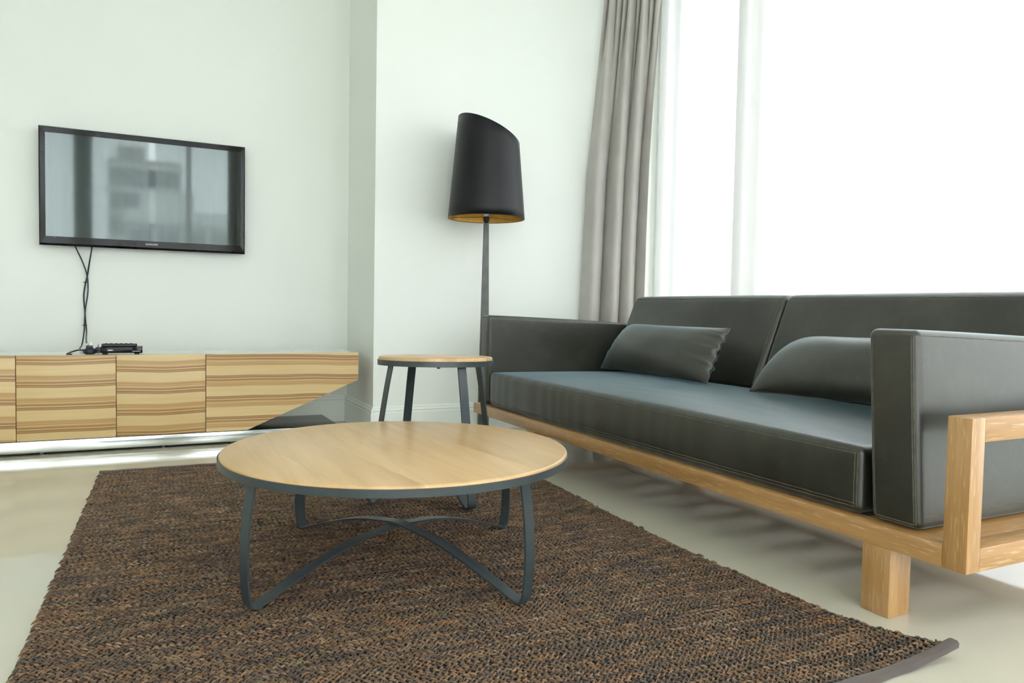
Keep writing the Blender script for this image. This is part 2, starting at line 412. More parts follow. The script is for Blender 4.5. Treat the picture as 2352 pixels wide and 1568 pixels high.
sheer_sheet(lambda u, zf: (lerp(.12, 1.2, u), YR+.2), 'white sheer curtain at the rear window, right of the bright gap in the screen reflection', 3.17, 160, 7, .006, 'sheer2')
tag(sheet('drape', lambda u, zf: (lerp(1.07, 1.75, u), YR+.3), .012, 3.19, M['drape'], 160, 4, lambda u, zf: (.04*math.sin(2*math.pi*6*u), 0), .003),
    'grey curtain reflected at the right edge of the screen', 'curtain')
tag(box('trim_2', (2.93, -2.25, 3.19), (3.0, 4.0, 3.215), M['base'], None, .004), kind='structure')
tag(box('trim_3', (-2.4, YR+.14, 3.19), (2.6, YR+.34, 3.215), M['base'], None, .004), kind='structure')

# ------------------------------------------------------------------ sideboard
sb = empty('sideboard', (-.549, 4.35, 0), 'long low media sideboard with zebra-striped wood fronts on a steel plinth', 'sideboard')
YF = 4.12; ZT, ZB = .476, .071; CXm = -.549
def mir(x): return 2*CXm - x
prism('carcass', [(mir(1.07), ZT-.012), (mir(1.07), .325), (mir(.482), ZB+.003), (.482, ZB+.003), (1.07, .325), (1.07, ZT-.012)], YF+.019, 4.47, M['carcass'], sb)
prism('top_panel', [(mir(1.071), ZT-.010), (1.071, ZT-.010), (1.071, ZT-.001), (mir(1.071), ZT-.001)], YF+.0185, 4.475, M['white_gloss'], sb, .0015)
edges = [.275, -.134, -.549, -.964, -1.373]
for i in range(4):
    box('door', (edges[i+1]+.0016, YF, ZB), (edges[i]-.0016, YF+.018, ZT), M['veneer'][(2, 1, 0, 1)[i]], sb, .0008)
prism('end_panel', [(.2766, ZB), (.481, ZB), (1.073, .323), (1.073, ZT), (.2766, ZT)], YF, YF+.018, M['veneer'][3], sb, .0008)
prism('end_panel', [(mir(.2766), ZB), (mir(.481), ZB), (mir(1.073), .323), (mir(1.073), ZT), (mir(.2766), ZT)], YF, YF+.018, M['veneer'][3], sb, .0008)
box('plinth', (mir(.968), YF+.006, .013), (.968, 4.575, .0690), M['black_lacquer'], sb, .001)
box('steel_strip', (mir(.968), YF-.001, .014), (.968, YF+.0058, .0675), M['chrome'], sb, .0006)
for x in (-1.9, -1.2, -.45, .075, .405, .8):
    box('foot', (x-.008, YF+.02, 0), (x+.008, YF+.03, .0128), M['black_satin'], sb)
    box('foot', (x-.008, 4.53, 0), (x+.008, 4.56, .0128), M['black_satin'], sb)

# ------------------------------------------------------------------ television
tv = empty('television', (.007, 4.70, 1.034), 'flat black television hanging on the wall above the sideboard', 'television')
x0, x1, z0, z1 = -.511, .525, 1.034, 1.664; yf = 4.665
box('back_shell', (x0+.006, yf+.012, z0+.006), (x1-.006, yf+.045, z1-.006), M['black_satin'], tv, .006)
sx0, sx1, sz0, sz1 = -.482, .500, 1.082, 1.633
bm = bmesh.new()
outer = [(x0, z0), (x1, z0), (x1, z1), (x0, z1)]; mid = [(x0+.006, z0+.012), (x1-.006, z0+.012), (x1-.006, z1-.005), (x0+.006, z1-.005)]; inn = [(sx0, sz0), (sx1, sz0), (sx1, sz1), (sx0, sz1)]
ringv = [[bm.verts.new((x, y, z)) for x, z in rg] for rg, y in ((outer, yf+.014), (outer, yf+.004), (mid, yf-.002), (inn, yf), (inn, yf+.006))]
for a, b in zip(ringv, ringv[1:]):
    for k in range(4): bm.faces.new((a[k], a[(k+1) % 4], b[(k+1) % 4], b[k]))
bmesh.ops.recalc_face_normals(bm, faces=bm.faces[:])
bmo('bezel', bm, M['black_gloss'], tv)
box('screen', (sx0+.0005, yf+.0035, sz0+.0005), (sx1-.0005, yf+.011, sz1-.0005), M['screen'], tv)
box('wall_bracket', (-.2, yf+.0455, 1.2), (.2, 4.7405, 1.5), M['black_satin'], tv, .002)
def text(name, s, size, loc, mat, parent, rot=(R_(90), 0, 0), ext=.0004, font_w=1.0):
    cu = bpy.data.curves.new(name, 'FONT'); cu.body = s; cu.size = size; cu.extrude = ext; cu.align_x = 'CENTER'; cu.align_y = 'CENTER'; cu.space_character = font_w
    t = bpy.data.objects.new(name, cu); COL.objects.link(t)
    dg = bpy.context.evaluated_depsgraph_get(); me = bpy.data.meshes.new_from_object(t.evaluated_get(dg)); bpy.data.objects.remove(t)
    from mathutils import Euler
    me.transform(Matrix.Translation(Vector(loc)) @ Euler(rot).to_matrix().to_4x4())
    return link(name, me, mat, parent)
text('logo', 'SAMSUNG', .0125, (.028, yf-.0022, 1.0635), M['print'], tv, font_w=1.12)

# cables
def cord(name, P, r, label, cat='cable'):
    o = tube(name, smoothpath(P, 8), r, M['rubber'], None, 8); return tag(o, label, cat)
def tvp(px, pz, y=4.72): return (px, y, pz)
cord('signal_cable', [(-.352, 4.705, 1.05), (-.345, 4.705, 1.028), (-.315, 4.715, .955), (-.296, 4.722, .89), (-.290, 4.722, .84), (-.291, 4.722, .78), (-.302, 4.722, .70), (-.306, 4.722, .64), (-.309, 4.715, .57), (-.318, 4.70, .50), (-.322, 4.60, .484)][:], .0035,
     'thin black cable hanging from the left under the television down behind the sideboard')
cord('power_cable', [(-.268, 4.70, 1.05), (-.270, 4.70, 1.022), (-.282, 4.716, .95), (-.293, 4.7355, .88), (-.305, 4.7355, .82), (-.311, 4.7355, .76), (-.306, 4.7355, .68), (-.3025, 4.7355, .62), (-.297, 4.71, .57), (-.285, 4.5, .53), (-.268, 4.32, .513)], .0038,
     'black power cable hanging from the right under the television to the plug on the sideboard')
def ring_(name, c, label):
    P = [(c[0]+.011*math.cos(a), c[1]+.010*math.sin(a), c[2]+.002*math.sin(a)) for a in np.linspace(0, 2*math.pi, 12, endpoint=False)]
    o = tube(name, P, .0014, M['rubber'], None, 6, True); return tag(o, label, 'cable tie')
ring_('cable_tie', (-.301, 4.726, .842), 'thin cable tie holding the two hanging cables, the upper one')
ring_('cable_tie', (-.306, 4.724, .605), 'thin cable tie holding the two hanging cables, the lower one')

# set-top box and remote
ZS = .4755
bx = empty('set_top_box', (-.115, 4.24, ZS), 'flat black set-top box standing on the sideboard under the television', 'set-top box')
box('case', (-.205, 4.165, ZS+.007), (-.018, 4.30, ZS+.036), M['black_satin'], bx, .0025)
box('front_panel', (-.204, 4.1625, ZS+.009), (-.019, 4.166, ZS+.034), M['black_gloss'], bx, .0008)
for x in (-.185, -.043):
    for y in (4.18, 4.285): lathe('foot', [(.011, 0), (.012, .004), (.009, .0072)], (x, y, ZS), M['rubber'], bx, 16)
box('display_window', (-.172, 4.1612, ZS+.019), (-.150, 4.1628, ZS+.023), M['print'], bx)
box('badge', (-.064, 4.1614, ZS+.0145), (-.026, 4.1628, ZS+.0165), M['print'], bx)
rm = empty('remote_control', (-.12, 4.20, ZS+.036), 'black remote control lying across the top of the set-top box', 'remote control')
ZR = ZS+.0362
box('shell', (-.200, 4.172, ZR), (-.042, 4.218, ZR+.016), M['black_satin'], rm, .005, 3)
for i in range(6):
    for j in range(3): box('button', (-.186+i*.022, 4.179+j*.0125, ZR+.0155), (-.174+i*.022, 4.187+j*.0125, ZR+.0178), M['rubber'], rm, .0008)
# adapter plug
pg = empty('plug_adapter', (-.25, 4.21, ZS), 'black plug adapter with two prongs standing beside the set-top box', 'plug')
lathe('body', [(.018, 0), (.028, .004), (.030, .014), (.026, .024), (.019, .028)], (-.252, 4.215, ZS), M['rubber'], pg, 28, 30)
box('socket_block', (-.268, 4.198, ZS+.0265), (-.238, 4.228, ZS+.043), M['black_satin'], pg, .003)
box('prong', (-.2475, 4.212, ZS+.042), (-.2455, 4.218, ZS+.060), M['chrome'], pg)
box('prong', (-.2645, 4.212, ZS+.042), (-.2625, 4.218, ZS+.054), M['chrome'], pg)
p2 = empty('power_plug', (-.219, 4.235, ZS), 'round black plug lying on its side between the adapter and the set-top box', 'plug')
bm = bmesh.new(); bmesh.ops.create_cone(bm, cap_ends=True, segments=28, radius1=.0165, radius2=.0145, depth=.024)
bmesh.ops.bevel(bm, geom=[e for e in bm.edges if len(e.link_faces) == 2 and abs(e.verts[0].co.z-e.verts[1].co.z) < 1e-5], offset=.003, segments=2, affect='EDGES')
bmesh.ops.rotate(bm, verts=bm.verts, matrix=Matrix.Rotation(R_(90), 3, 'X')); bmesh.ops.translate(bm, verts=bm.verts, vec=(-.2185, 4.255, ZS+.0172))
bmo('body', bm, M['black_satin'], p2, True, 40)
lathe('pin', [(.002, 0), (.002, .012)], (-.2185, 4.262, ZS+.033), M['chrome'], p2, 8)
cord('adapter_cable', [(-.277, 4.21, ZS+.020), (-.30, 4.19, ZS+.021), (-.325, 4.175, ZS+.014), (-.345, 4.162, ZS+.0045), (-.335, 4.150, ZS+.0042), (-.322, 4.146, ZS+.0042)], .0038, 'short black cable looping from the adapter to the sideboard edge')

# ------------------------------------------------------------------ floor lamp
LX, LY = 1.727, 3.85
lp = empty('floor_lamp', (LX, LY, 0), 'tall floor lamp with slanted black shade behind the sofa arm', 'lamp')
box('base', (LX-.13, LY-.12, 0), (LX+.13, LY+.12, .014), M['pole'], lp, .003)
def blade(z0, z1, w0, w1, d0, d1):
    V = []
    a = R_(-12)
    for z, w, d in ((z0, w0, d0), (z1, w1, d1)):
        for sx, sy in ((-1, -1), (1, -1), (1, 1), (-1, 1)):
            x, y = sx*w/2, sy*d/2; V.append((LX+x*math.cos(a)-y*math.sin(a), LY+x*math.sin(a)+y*math.cos(a), z))
    return pym('pole', V, [(0, 1, 2, 3), (4, 5, 6, 7), (0, 1, 5, 4), (1, 2, 6, 5), (2, 3, 7, 6), (3, 0, 4, 7)], M['pole'], lp)
blade(.014, 1.222, .064, .027, .034, .018)
lathe('socket', [(.013, 0), (.015, .006), (.0185, .010), (.0185, .034), (.015, .036)], (LX, LY, 1.222), M['black_satin'], lp, 28)
lathe('bulb', [(.012, 0), (.014, .012), (.028, .04), (.030, .06), (.022, .082), (.004, .092)], (LX, LY, 1.258), M['bulb'], lp, 28)
n = 96; V = []; F = []
def shade_pt(a, k, rin=0):
    rb, rt, zb = .2165-rin, .158-rin, 1.247
    # cone; cut by slanted plane
    def zc(x, y): return 1.737 - .44*x + .03*y
    z = 1.73
    for _ in range(12):
        f = (z-zb)/(1.90-zb); r = lerp(rb, rt, f); x, y = r*math.cos(a), r*math.sin(a); z = zc(x, y)
    z = lerp(zb, z, k); f = (z-zb)/(1.90-zb); r = lerp(rb, rt, f)
    return (LX+r*math.cos(a), LY+r*math.sin(a), z)
NK = 10
def shade(name, rin, mat, parent):
    V = []; F = []
    for k in range(NK+1):
        for i in range(n): V.append(shade_pt(2*math.pi*i/n, k/NK, rin))
    for k in range(NK):
        for i in range(n): F.append((k*n+i, k*n+(i+1) % n, (k+1)*n+(i+1) % n, (k+1)*n+i))
    return pym(name, V, F, mat, parent, True)
so = shade('lamp_shade', 0, M['shade_out'], lp)
s = so.modifiers.new('t', 'SOLIDIFY'); s.thickness = .0022; s.offset = 0
shade('shade_lining', .0022, M['shade_in'], so)
tube('shade_rim', [shade_pt(2*math.pi*i/n, 0, .0005) for i in range(n)], .0022, M['shade_out'], so, 6, True)
tube('shade_rim', [shade_pt(2*math.pi*i/n, 1, .0005) for i in range(n)], .0022, M['shade_out'], so, 6, True)
bm = bmesh.new()
for k in range(3):
    a = 2*math.pi*k/3+.3
    t = bmesh.new(); bmesh.ops.create_cube(t, size=1)
    for v in t.verts: v.co = Vector(((v.co.x+.5)*.195+.014, v.co.y*.004, v.co.z*.003))
    bmesh.ops.rotate(t, verts=t.verts, matrix=Matrix.Rotation(a, 3, 'Z')); bmesh.ops.translate(t, verts=t.verts, vec=(LX, LY, 1.256))
    me = bpy.data.meshes.new('t'); t.to_mesh(me); t.free(); bm.from_mesh(me)
bmo('shade_spider', bm, M['pole'], so)

# ------------------------------------------------------------------ tables
def wood_top(root, cx, cy, r, zt, th, planks, grain_deg):
    def disc():
        bm = bmesh.new(); prof = [(0, zt-th), (r-.006, zt-th), (r-.001, zt-th+.004), (r, zt-.007), (r-.0012, zt-.003), (r-.004, zt-.0008), (r-.008, zt)]
        n = 128; rings = []
        for q, z in prof[1:]:
            rings.append([bm.verts.new((cx+q*math.cos(2*math.pi*k/n), cy+q*math.sin(2*math.pi*k/n), z)) for k in range(n)])
        for A, B in zip(rings, rings[1:]):
            for k in range(n): bm.faces.new((A[k], A[(k+1) % n], B[(k+1) % n], B[k]))
        bm.faces.new(rings[0][::-1]); bm.faces.new(rings[-1]); return bm
    g = R_(grain_deg); nrm = Vector((math.cos(g), math.sin(g), 0)); c = Vector((cx, cy, 0))
    cuts = np.linspace(-r, r, planks+1)
    for i in range(planks):
        bm = disc()
        for off, s in ((cuts[i]+.0002, -1), (cuts[i+1]-.0002, 1)):
            if abs(off) > r-.001: continue
            ge = bm.verts[:]+bm.edges[:]+bm.faces[:]
            res = bmesh.ops.bisect_plane(bm, geom=ge, plane_co=c+nrm*off, plane_no=nrm*s, clear_outer=True)
            ed = [e for e in res['geom_cut'] if isinstance(e, bmesh.types.BMEdge)]
            bmesh.ops.holes_fill(bm, edges=ed, sides=0)
        bmo('plank', bm, M['maple'], root, True, 30)
def arc_leg(prof, az, cx, cy):
    return [(cx+r*math.cos(az), cy+r*math.sin(az), z) for r, z in prof]
def round_table(cx, cy, R, zt, rimh, planks, az0, legp, barp, w, t, label, zf, nm, lip=.0075, tilt=0):
    root = empty(nm, (cx, cy, zf), label, 'table')
    wood_top(root, cx, cy, R-.004, zt, .012+lip, planks, 8.7)
    zr = zt-lip
    lathe('metal_rim', [(R-.0035, zr-rimh), (R, zr-rimh), (R, zr), (R-.0035, zr)], (cx, cy, 0), M['iron'], root, 128, 40, True)
    lathe('under_plate', [(R-.05, zr-rimh+.001), (R-.0036, zr-rimh+.001), (R-.0036, zr-rimh+.004), (R-.05, zr-rimh+.004)], (cx, cy, 0), M['iron'], root, 96, 40, True)
    if tilt:   # the top sits slightly out of level
        ax = Vector((cy, -cx, 0)).normalized(); T_ = Matrix.Translation(Vector((0, 0, zt-zf))) @ Matrix.Rotation(tilt, 4, ax) @ Matrix.Translation(Vector((0, 0, zf-zt)))
        for c in root.children: c.data.transform(T_)
    for k in range(4):
        az = R_(az0+90*k)
        P = smoothpath([(cx+r*math.cos(az), cy+r*math.sin(az), zf+z) for r, z in legp], 5)
        strip('leg', P, (-math.sin(az), math.cos(az), 0), w, t, M['iron'], root)
    for k in range(2):
        az = R_(az0+90*k)
        pts = [(r, z) for r, z in barp] + [(0, barp[-1][1]+.004)] + [(-r, z) for r, z in barp[::-1]]
        P = smoothpath([(cx+r*math.cos(az), cy+r*math.sin(az), zf+z+k*(t+.0003)*max(0, 1-abs(r)/.2)) for r, z in pts], 5)
        strip('cross_bar', P, (-math.sin(az), math.cos(az), 0), w, t, M['iron'], root)
    return root
ZRUG = .0152
round_table(.638, 1.998, .478, .343, .019, 6, 24,
            [(.455, .308), (.466, .24), (.474, .16), (.474, .08), (.469, .03), (.463, .010), (.452, .0035)],
            [(.452, .0035), (.435, .007), (.37, .030), (.26, .066), (.15, .092), (.06, .102)], .034, .0055,
            'low round coffee table with wooden top and dark metal rim on the rug', ZRUG, 'coffee_table')
st_ = round_table(.998, 2.675, .2215, .550, .020, 4, 9,
            [(.190, .505), (.210, .40), (.240, .22), (.266, .08), (.275, .025), (.271, .008), (.262, .0035)],
            [(.262, .0035), (.246, .010), (.17, .052), (.09, .080), (.03, .088)], .034, .0055,
            'tall round side table with wooden top behind the coffee table', ZRUG, 'side_table', .013, R_(-1.7))
lathe('screw', [(.006, 0), (.007, .004), (.004, .006)], (.94, 2.492, .517), M['iron'], st_, 12)

# ------------------------------------------------------------------ sofa
def gridpts(n, k=.6):
    t = np.linspace(-1, 1, n); return np.sign(t)*(1-(1-np.abs(t))**(1+k))
class Soft:
    def __init__(s, lo, hi, r, bulge=(0, 0, 0), warp=None):
        s.c = (np.array(lo)+np.array(hi))/2; s.h = (np.array(hi)-np.array(lo))/2; s.r = np.minimum(np.array(r if hasattr(r, '__len__') else (r,)*3, float), s.h*.98); s.b = bulge; s.warp = warp
    def __call__(s, p):
        p = np.asarray(p, float); h, r = s.h, s.r
        x = p*h; q = np.clip(x, -(h-r), h-r); d = (x-q)/r
        l = np.linalg.norm(d, axis=-1, keepdims=True); l[l == 0] = 1
        # box-sphere mapping
        y = q + d/l*r
        n_ = y/h
        out = y.copy()
        for i in range(3):
            j, k = [a for a in range(3) if a != i]
            w = np.clip(1-n_[:, j]**2, 0, 1)**.6*np.clip(1-n_[:, k]**2, 0, 1)**.6*n_[:, i]
            out[:, i] += s.b[i]*w
        out = out + s.c
        return s.warp(out) if s.warp else out
    def mesh(s, name, mat, parent, res=(24, 24, 24)):
        V = []; F = []
        gs = []
        for i in range(3):
            fr = float(s.r[i]/s.h[i]); ne = 5
            core = np.linspace(-1+fr, 1-fr, res[i])
            e = 1-fr+fr*np.linspace(0, 1, ne+1)[1:]
            gs.append(np.concatenate([-e[::-1], core, e]))
        for ax in range(3):
            j, k = [a for a in range(3) if a != ax]
            for sg in (-1, 1):
                A, B = np.meshgrid(gs[j], gs[k], indexing='ij'); P = np.zeros((A.size, 3)); P[:, ax] = sg; P[:, j] = A.ravel(); P[:, k] = B.ravel()
                off = sum(len(v) for v in V); V.append(s(P)); na, nb = A.shape
                for a in range(na-1):
                    for b in range(nb-1): F.append((off+a*nb+b, off+(a+1)*nb+b, off+(a+1)*nb+b+1, off+a*nb+b+1))
        V = np.concatenate(V)
        me = bpy.data.meshes.new(name); me.from_pydata(V.tolist(), [], F)
        bm = bmesh.new(); bm.from_mesh(me); bmesh.ops.remove_doubles(bm, verts=bm.verts, dist=.0004); bmesh.ops.recalc_face_normals(bm, faces=bm.faces[:]); bm.to_mesh(me); bm.free()
        return link(name, me, mat, parent, True)
    def seam(s, pts, parent, off=.0, r=.0014, name='seam'):
        P = s(np.array(pts)); c = s.c
        return tube(name, [Vector(p) for p in P], r, M['seam'], parent, 6)
def line(a, b, n=40): a = np.array(a, float); b = np.array(b, float); return [a+(b-a)*t for t in np.linspace(0, 1, n)]

sf = empty('sofa', (2.15, 2.36, 0), 'long dark green leather sofa with oak frame in front of the window', 'sofa')
X0, YN, YE = 1.612, .991, 3.718
# oak frame
FB = .0475
box('front_rail', (X0, YN+.056, .169), (X0+FB, YE-.012, .222), M['oak1'], sf, .0015)
box('back_rail', (2.515, YN+.056, .172), (2.648, YE-.012, .222), M['oak1'], sf, .0015)
def end_frame(y0, y1, xs, xe, xpost):
    box('end_rail', (xpost+FB if xpost == X0 else X0, y0, .169), (xe, y1, .222), M['oak0'], sf, .0015)
    box('post', (xpost, y0, .169 if xpost == X0 else .2222), (xpost+FB, y1, .514), M['oak2'], sf, .0015)
    box('post', (xe-FB, y0, .2222), (xe, y1, .514), M['oak2'], sf, .0015)
    box('arm_rail', (xpost+FB, y0, .460), (xe-FB, y1, .514), M['oak0'], sf, .0015)
end_frame(YN, YN+.0555, X0, 2.648, X0)
box('end_rail', (X0, YE-.011, .169), (2.648, YE+.004, .222), M['oak0'], sf, .0015)
box('post', (1.74, 3.702, .2222), (1.787, 3.742, .514), M['oak2'], sf, .0015)
box('post', (2.60, 3.702, .2222), (2.648, 3.742, .514), M['oak2'], sf, .0015)
box('arm_rail', (1.787, 3.702, .460), (2.60, 3.742, .514), M['oak0'], sf, .0015)
for (x, y) in ((X0+.001, 1.175), (2.55, 1.175), (X0+.001, 3.02), (2.55, 3.02)):
    box('leg', (x, y, 0), (x+.077, y+.078, .169), M['oak2'], sf, .0015)
for k in range(-4, 7):
    y = 2.155+.225*k
    box('slat', (X0+FB, max(y, 1.2775), .186), (2.515, min(y+.13, 3.574), .206), M['slat'], sf, .0015)
for a, b in ((YN+.0562, 1.276), (3.575, YE-.0115)):
    box('deck_board', (X0+FB+.0005, a, .2062), (2.5145, b, .2215), M['oak0'], sf, .001)
# seat cushion
def seat_warp(P):
    P = P.copy(); t = np.clip((P[:, 0]-1.64)/.8, 0, 1)
    P[:, 2] += np.where(P[:, 2] > .30, -.012*t, 0)
    # gentle sag and creases towards the front edge
    w = np.clip((P[:, 2]-.36)/.04, 0, 1)
    P[:, 2] += w*(.0016*np.sin(P[:, 0]*70+2*np.sin(P[:, 1]*5))*np.exp(-((P[:, 1]-2.1)/.7)**2)*np.exp(-((P[:, 0]-1.85)/.14)**2))
    f = np.clip((1.66-P[:, 0])/.02, 0, 1)
    P[:, 0] += f*.0012*np.sin(P[:, 1]*60+3*np.sin(P[:, 1]*9))
    return P
seat = Soft((1.632, 1.279, .226), (2.520, 3.566, .400), (.022, .022, .022), (.010, .006, .028), seat_warp)
sc_ = seat.mesh('seat_cushion', M['leather'], sf, (26, 90, 8))
ex = .0225/.087
for zz, dy in ((1-.12, 0), (1-.22, 0), (-1+.20, 0), (-1+.30, 0)):
    seat.seam(line((-1.0, -.985, zz), (-1.0, .985, zz), 160), sc_)
for yy in (-.982, -.989, .982): seat.seam(line((-1, yy, -.8), (-1, yy, .82), 24), sc_)
# armrests
def arm(name, ylo, yhi, side):
    yc = (ylo+yhi)/2
    def warp(P):
        P = P.copy(); tz = (P[:, 2]-.218)/.485
        P[:, 1] += side*.024*(1-tz)          # lower part leans outwards
        tx = np.clip((P[:, 0]-1.63)/.89, 0, 1)
        P[:, 2] -= .034*tx*np.clip(tz, 0, 1)
        P[:, 0] -= .008*(tz-.5)
        return P
    a = Soft((1.630, ylo, .228), (2.524, yhi, .703), (.02, .02, .02), (.004, .006, .004), warp)
    o = a.mesh(name, M['leather'], sf, (44, 8, 26))
    ry = .02/a.h[1]; rz = .02/a.h[2]
    for d in (.0, .07):
        y_ = 1-ry*.55-d; z_ = 1-rz*.55-d*.3
        for sy in (-1, 1): a.seam(line((-1, sy*y_, -z_), (-1, sy*y_, z_), 40), o)
        if d == 0:
            a.seam(line((-1, -y_, z_), (-1, y_, z_), 16), o); a.seam(line((-1, -y_, -z_), (-1, y_, -z_), 16), o)
    for sy in (-1, 1):
        a.seam([(x, sy, 1-rz*.6) for x in np.linspace(-.97, .97, 40)], o); a.seam([(x, sy, -1+rz*1.6) for x in np.linspace(-.97, .97, 40)], o)
    return o
arm('armrest', 1.139, 1.274, -1)
arm('armrest', 3.572, 3.672, 1)
# back cushions
def back(ylo, yhi):
    def warp(P):
        P = P.copy(); z = P[:, 2]; P[:, 0] += (z-.40)*.40
        return P
    a = Soft((2.385, ylo, .405), (2.51, yhi, .822), (.03, .028, .03), (.008, .003, .004), warp)
    o = a.mesh('back_cushion', M['leather'], sf, (6, 44, 26))
    for e in (.955, .968):
        pts = line((-1, -e, -.85), (-1, -e, .86), 24)[:-1]+line((-1, -e, .86), (-1, e, .86), 60)[:-1]+line((-1, e, .86), (-1, e, -.85), 24)
    for e in (.962, .985):
        for sy in (-1, 1): a.seam(line((-1, sy*e, -.9), (-1, sy*e, .9), 24), o)
    a.seam(line((-1, -.96, .93), (-1, .96, .93), 60), o)
    return o
back(1.282, 2.416); back(2.424, 3.556)
# upholstered back panel
bp_ = Soft((2.53, 1.10, .2235), (2.58, 3.69, .76), (.015, .015, .015), (0, 0, 0), lambda P: np.stack([P[:, 0]+(P[:, 2]-.40)*.40*(P[:, 2] > .4), P[:, 1], P[:, 2]], 1))
bp_.mesh('back_panel', M['leather'], sf, (4, 20, 16))

# pillows
def pillow(name, corners, thick, label, gather=(1, 1), seed=0, rnd=.05):
    """corners: bottom-near, bottom-far, top-far, top-near (world) of the pillow's flat outline"""
    BN, BF, TF, TN = [np.array(c, float) for c in corners]
    nu, nv = 90, 44; V = []; F = []
    us = np.sin(np.linspace(-1, 1, nu+1)*math.pi/2); vs = np.sin(np.linspace(-1, 1, nv+1)*math.pi/2)
    n_ = np.cross(BF-BN, TN-BN); n_ /= np.linalg.norm(n_)
    if n_[0] > 0: n_ = -n_
    rs = np.random.default_rng(seed)
    ph = rs.uniform(0, 6, 8)
    def pt(u, v, side):
        a, b = (u+1)/2, (v+1)/2
        P = (1-a)*(1-b)*BN + a*(1-b)*BF + a*b*TF + (1-a)*b*TN
        # outline pulled in between the corners
        up = (TN-BN)/np.linalg.norm(TN-BN); al = (BF-BN)/np.linalg.norm(BF-BN)
        P = P - up*v*.010*(1-u*u)**1 * 1.0 - al*u*.016*(1-v*v)
        P = P - al*max(0, u)**3*rnd*.5*max(0, v)**5 + al*max(0, u)**3*rnd*.45*(1-v*v) - up*.012*max(0, u)**8*max(0, v)
        e = (1-abs(u)**3.2)**.55*(1-abs(v)**2.4)**.6
        t = thick/2*e
        for s_, g in ((-1, gather[0]), (1, gather[1])):
            k = np.exp(-max(0, 1-s_*u)/.085)
            w = sum(np.sin(v*f+p)/(1+i*.3) for i, (f, p) in enumerate(zip((11, 17, 26, 38), ph)))
            t += g*k*.0045*w*(1-abs(v)**4)*min(1, (1-s_*u)/.02 if (1-s_*u) < .02 else 1)
            if g: P = P + al*s_*(-.004*g)*np.sin(v*19+ph[0])*k*(1-abs(v)**4)
        t += .0012*math.sin(u*9+ph[4]+2*v)*(1-u*u)*(1-v*v)
        return P + n_*side*t
    for side in (1, -1):
        for j in range(nv+1):
            for i in range(nu+1): V.append(pt(us[i], vs[j], side))
    K = (nu+1)*(nv+1)
    for sd in range(2):
        for j in range(nv):
            for i in range(nu): a = sd*K+j*(nu+1)+i; q = (a, a+1, a+nu+2, a+nu+1); F.append(q if sd else q[::-1])
    me = bpy.data.meshes.new(name); me.from_pydata([tuple(v) for v in V], [], F)
    bm = bmesh.new(); bm.from_mesh(me); bmesh.ops.remove_doubles(bm, verts=bm.verts, dist=.0006); bmesh.ops.recalc_face_normals(bm, faces=bm.faces[:]); bm.to_mesh(me); bm.free()
    r = empty(name, tuple((BN+BF)/2), label, 'pillow', 'leather lumbar pillows on the sofa')
    link('cover', me, M['leather'], r, True)
    loop = [pt(u, -1, 0) for u in np.linspace(-1, 1, 60)[:-1]]+[pt(1, v, 0) for v in np.linspace(-1, 1, 40)[:-1]]+[pt(u, 1, 0) for u in np.linspace(1, -1, 60)[:-1]]+[pt(-1, v, 0) for v in np.linspace(1, -1, 40)[:-1]]
    tube('piping', loop, .0032, M['leather'], r, 6, True)
    return r
pillow('lumbar_pillow', ((2.165, 2.475, .432), (2.215, 3.385, .427), (2.375, 3.36, .672), (2.335, 2.53, .668)), .15, 'dark leather lumbar pillow leaning in the far corner of the sofa', (1.6, .5), 3)
pillow('lumbar_pillow', ((2.20, 1.36, .437), (2.13, 2.185, .432), (2.335, 2.14, .652), (2.35, 1.42, .662)), .16, 'dark leather lumbar pillow at the near end, half hidden by the armrest', (.6, .2), 5, .085)

# ------------------------------------------------------------------ rug
RY0, RY1 = .985, 3.572
def xr(y): return np.interp(y, [.97, 1.1, 1.26, 1.6, 1.94, 2.4, 2.75, 3.57], [1.556, 1.522, 1.505, 1.488, 1.492, 1.512, 1.535, 1.56])
def xl(y): return np.interp(y, [.97, 1.64, 2.6, 3.57], [-.25, -.234, -.205, -.178])
def lift(x, y):
    d = np.hypot(np.maximum(0, 1.60-x)/.16, (y-.97)/.22); return .026*np.exp(-d**2*1.6)
rg = empty('woven_rug', (.66, 2.27, 0), 'chunky braided brown rug on the polished floor under both tables', 'rug')
ny, nx = 60, 24; V = []; F = []
for z in (.001, .0075):
    for y in np.linspace(RY0, RY1, ny+1):
        for t in np.linspace(0, 1, nx+1):
            x = xl(y)+.006+(xr(y)-xl(y)-.012)*t; V.append((x, y, z+float(lift(x, y))))
K = (ny+1)*(nx+1)
for j in range(ny):
    for i in range(nx):
        a = j*(nx+1)+i; F.append((a, a+nx+1, a+nx+2, a+1)); F.append((K+a, K+a+1, K+a+nx+2, K+a+nx+1))
def skirt(seq):
    for a, b in zip(seq, seq[1:]): F.append((a, b, K+b, K+a))
skirt([i for i in range(nx+1)]); skirt([ny*(nx+1)+i for i in range(nx+1)]); skirt([j*(nx+1) for j in range(ny+1)]); skirt([j*(nx+1)+nx for j in range(ny+1)])
pym('backing', V, F, M['rugbase'], rg)
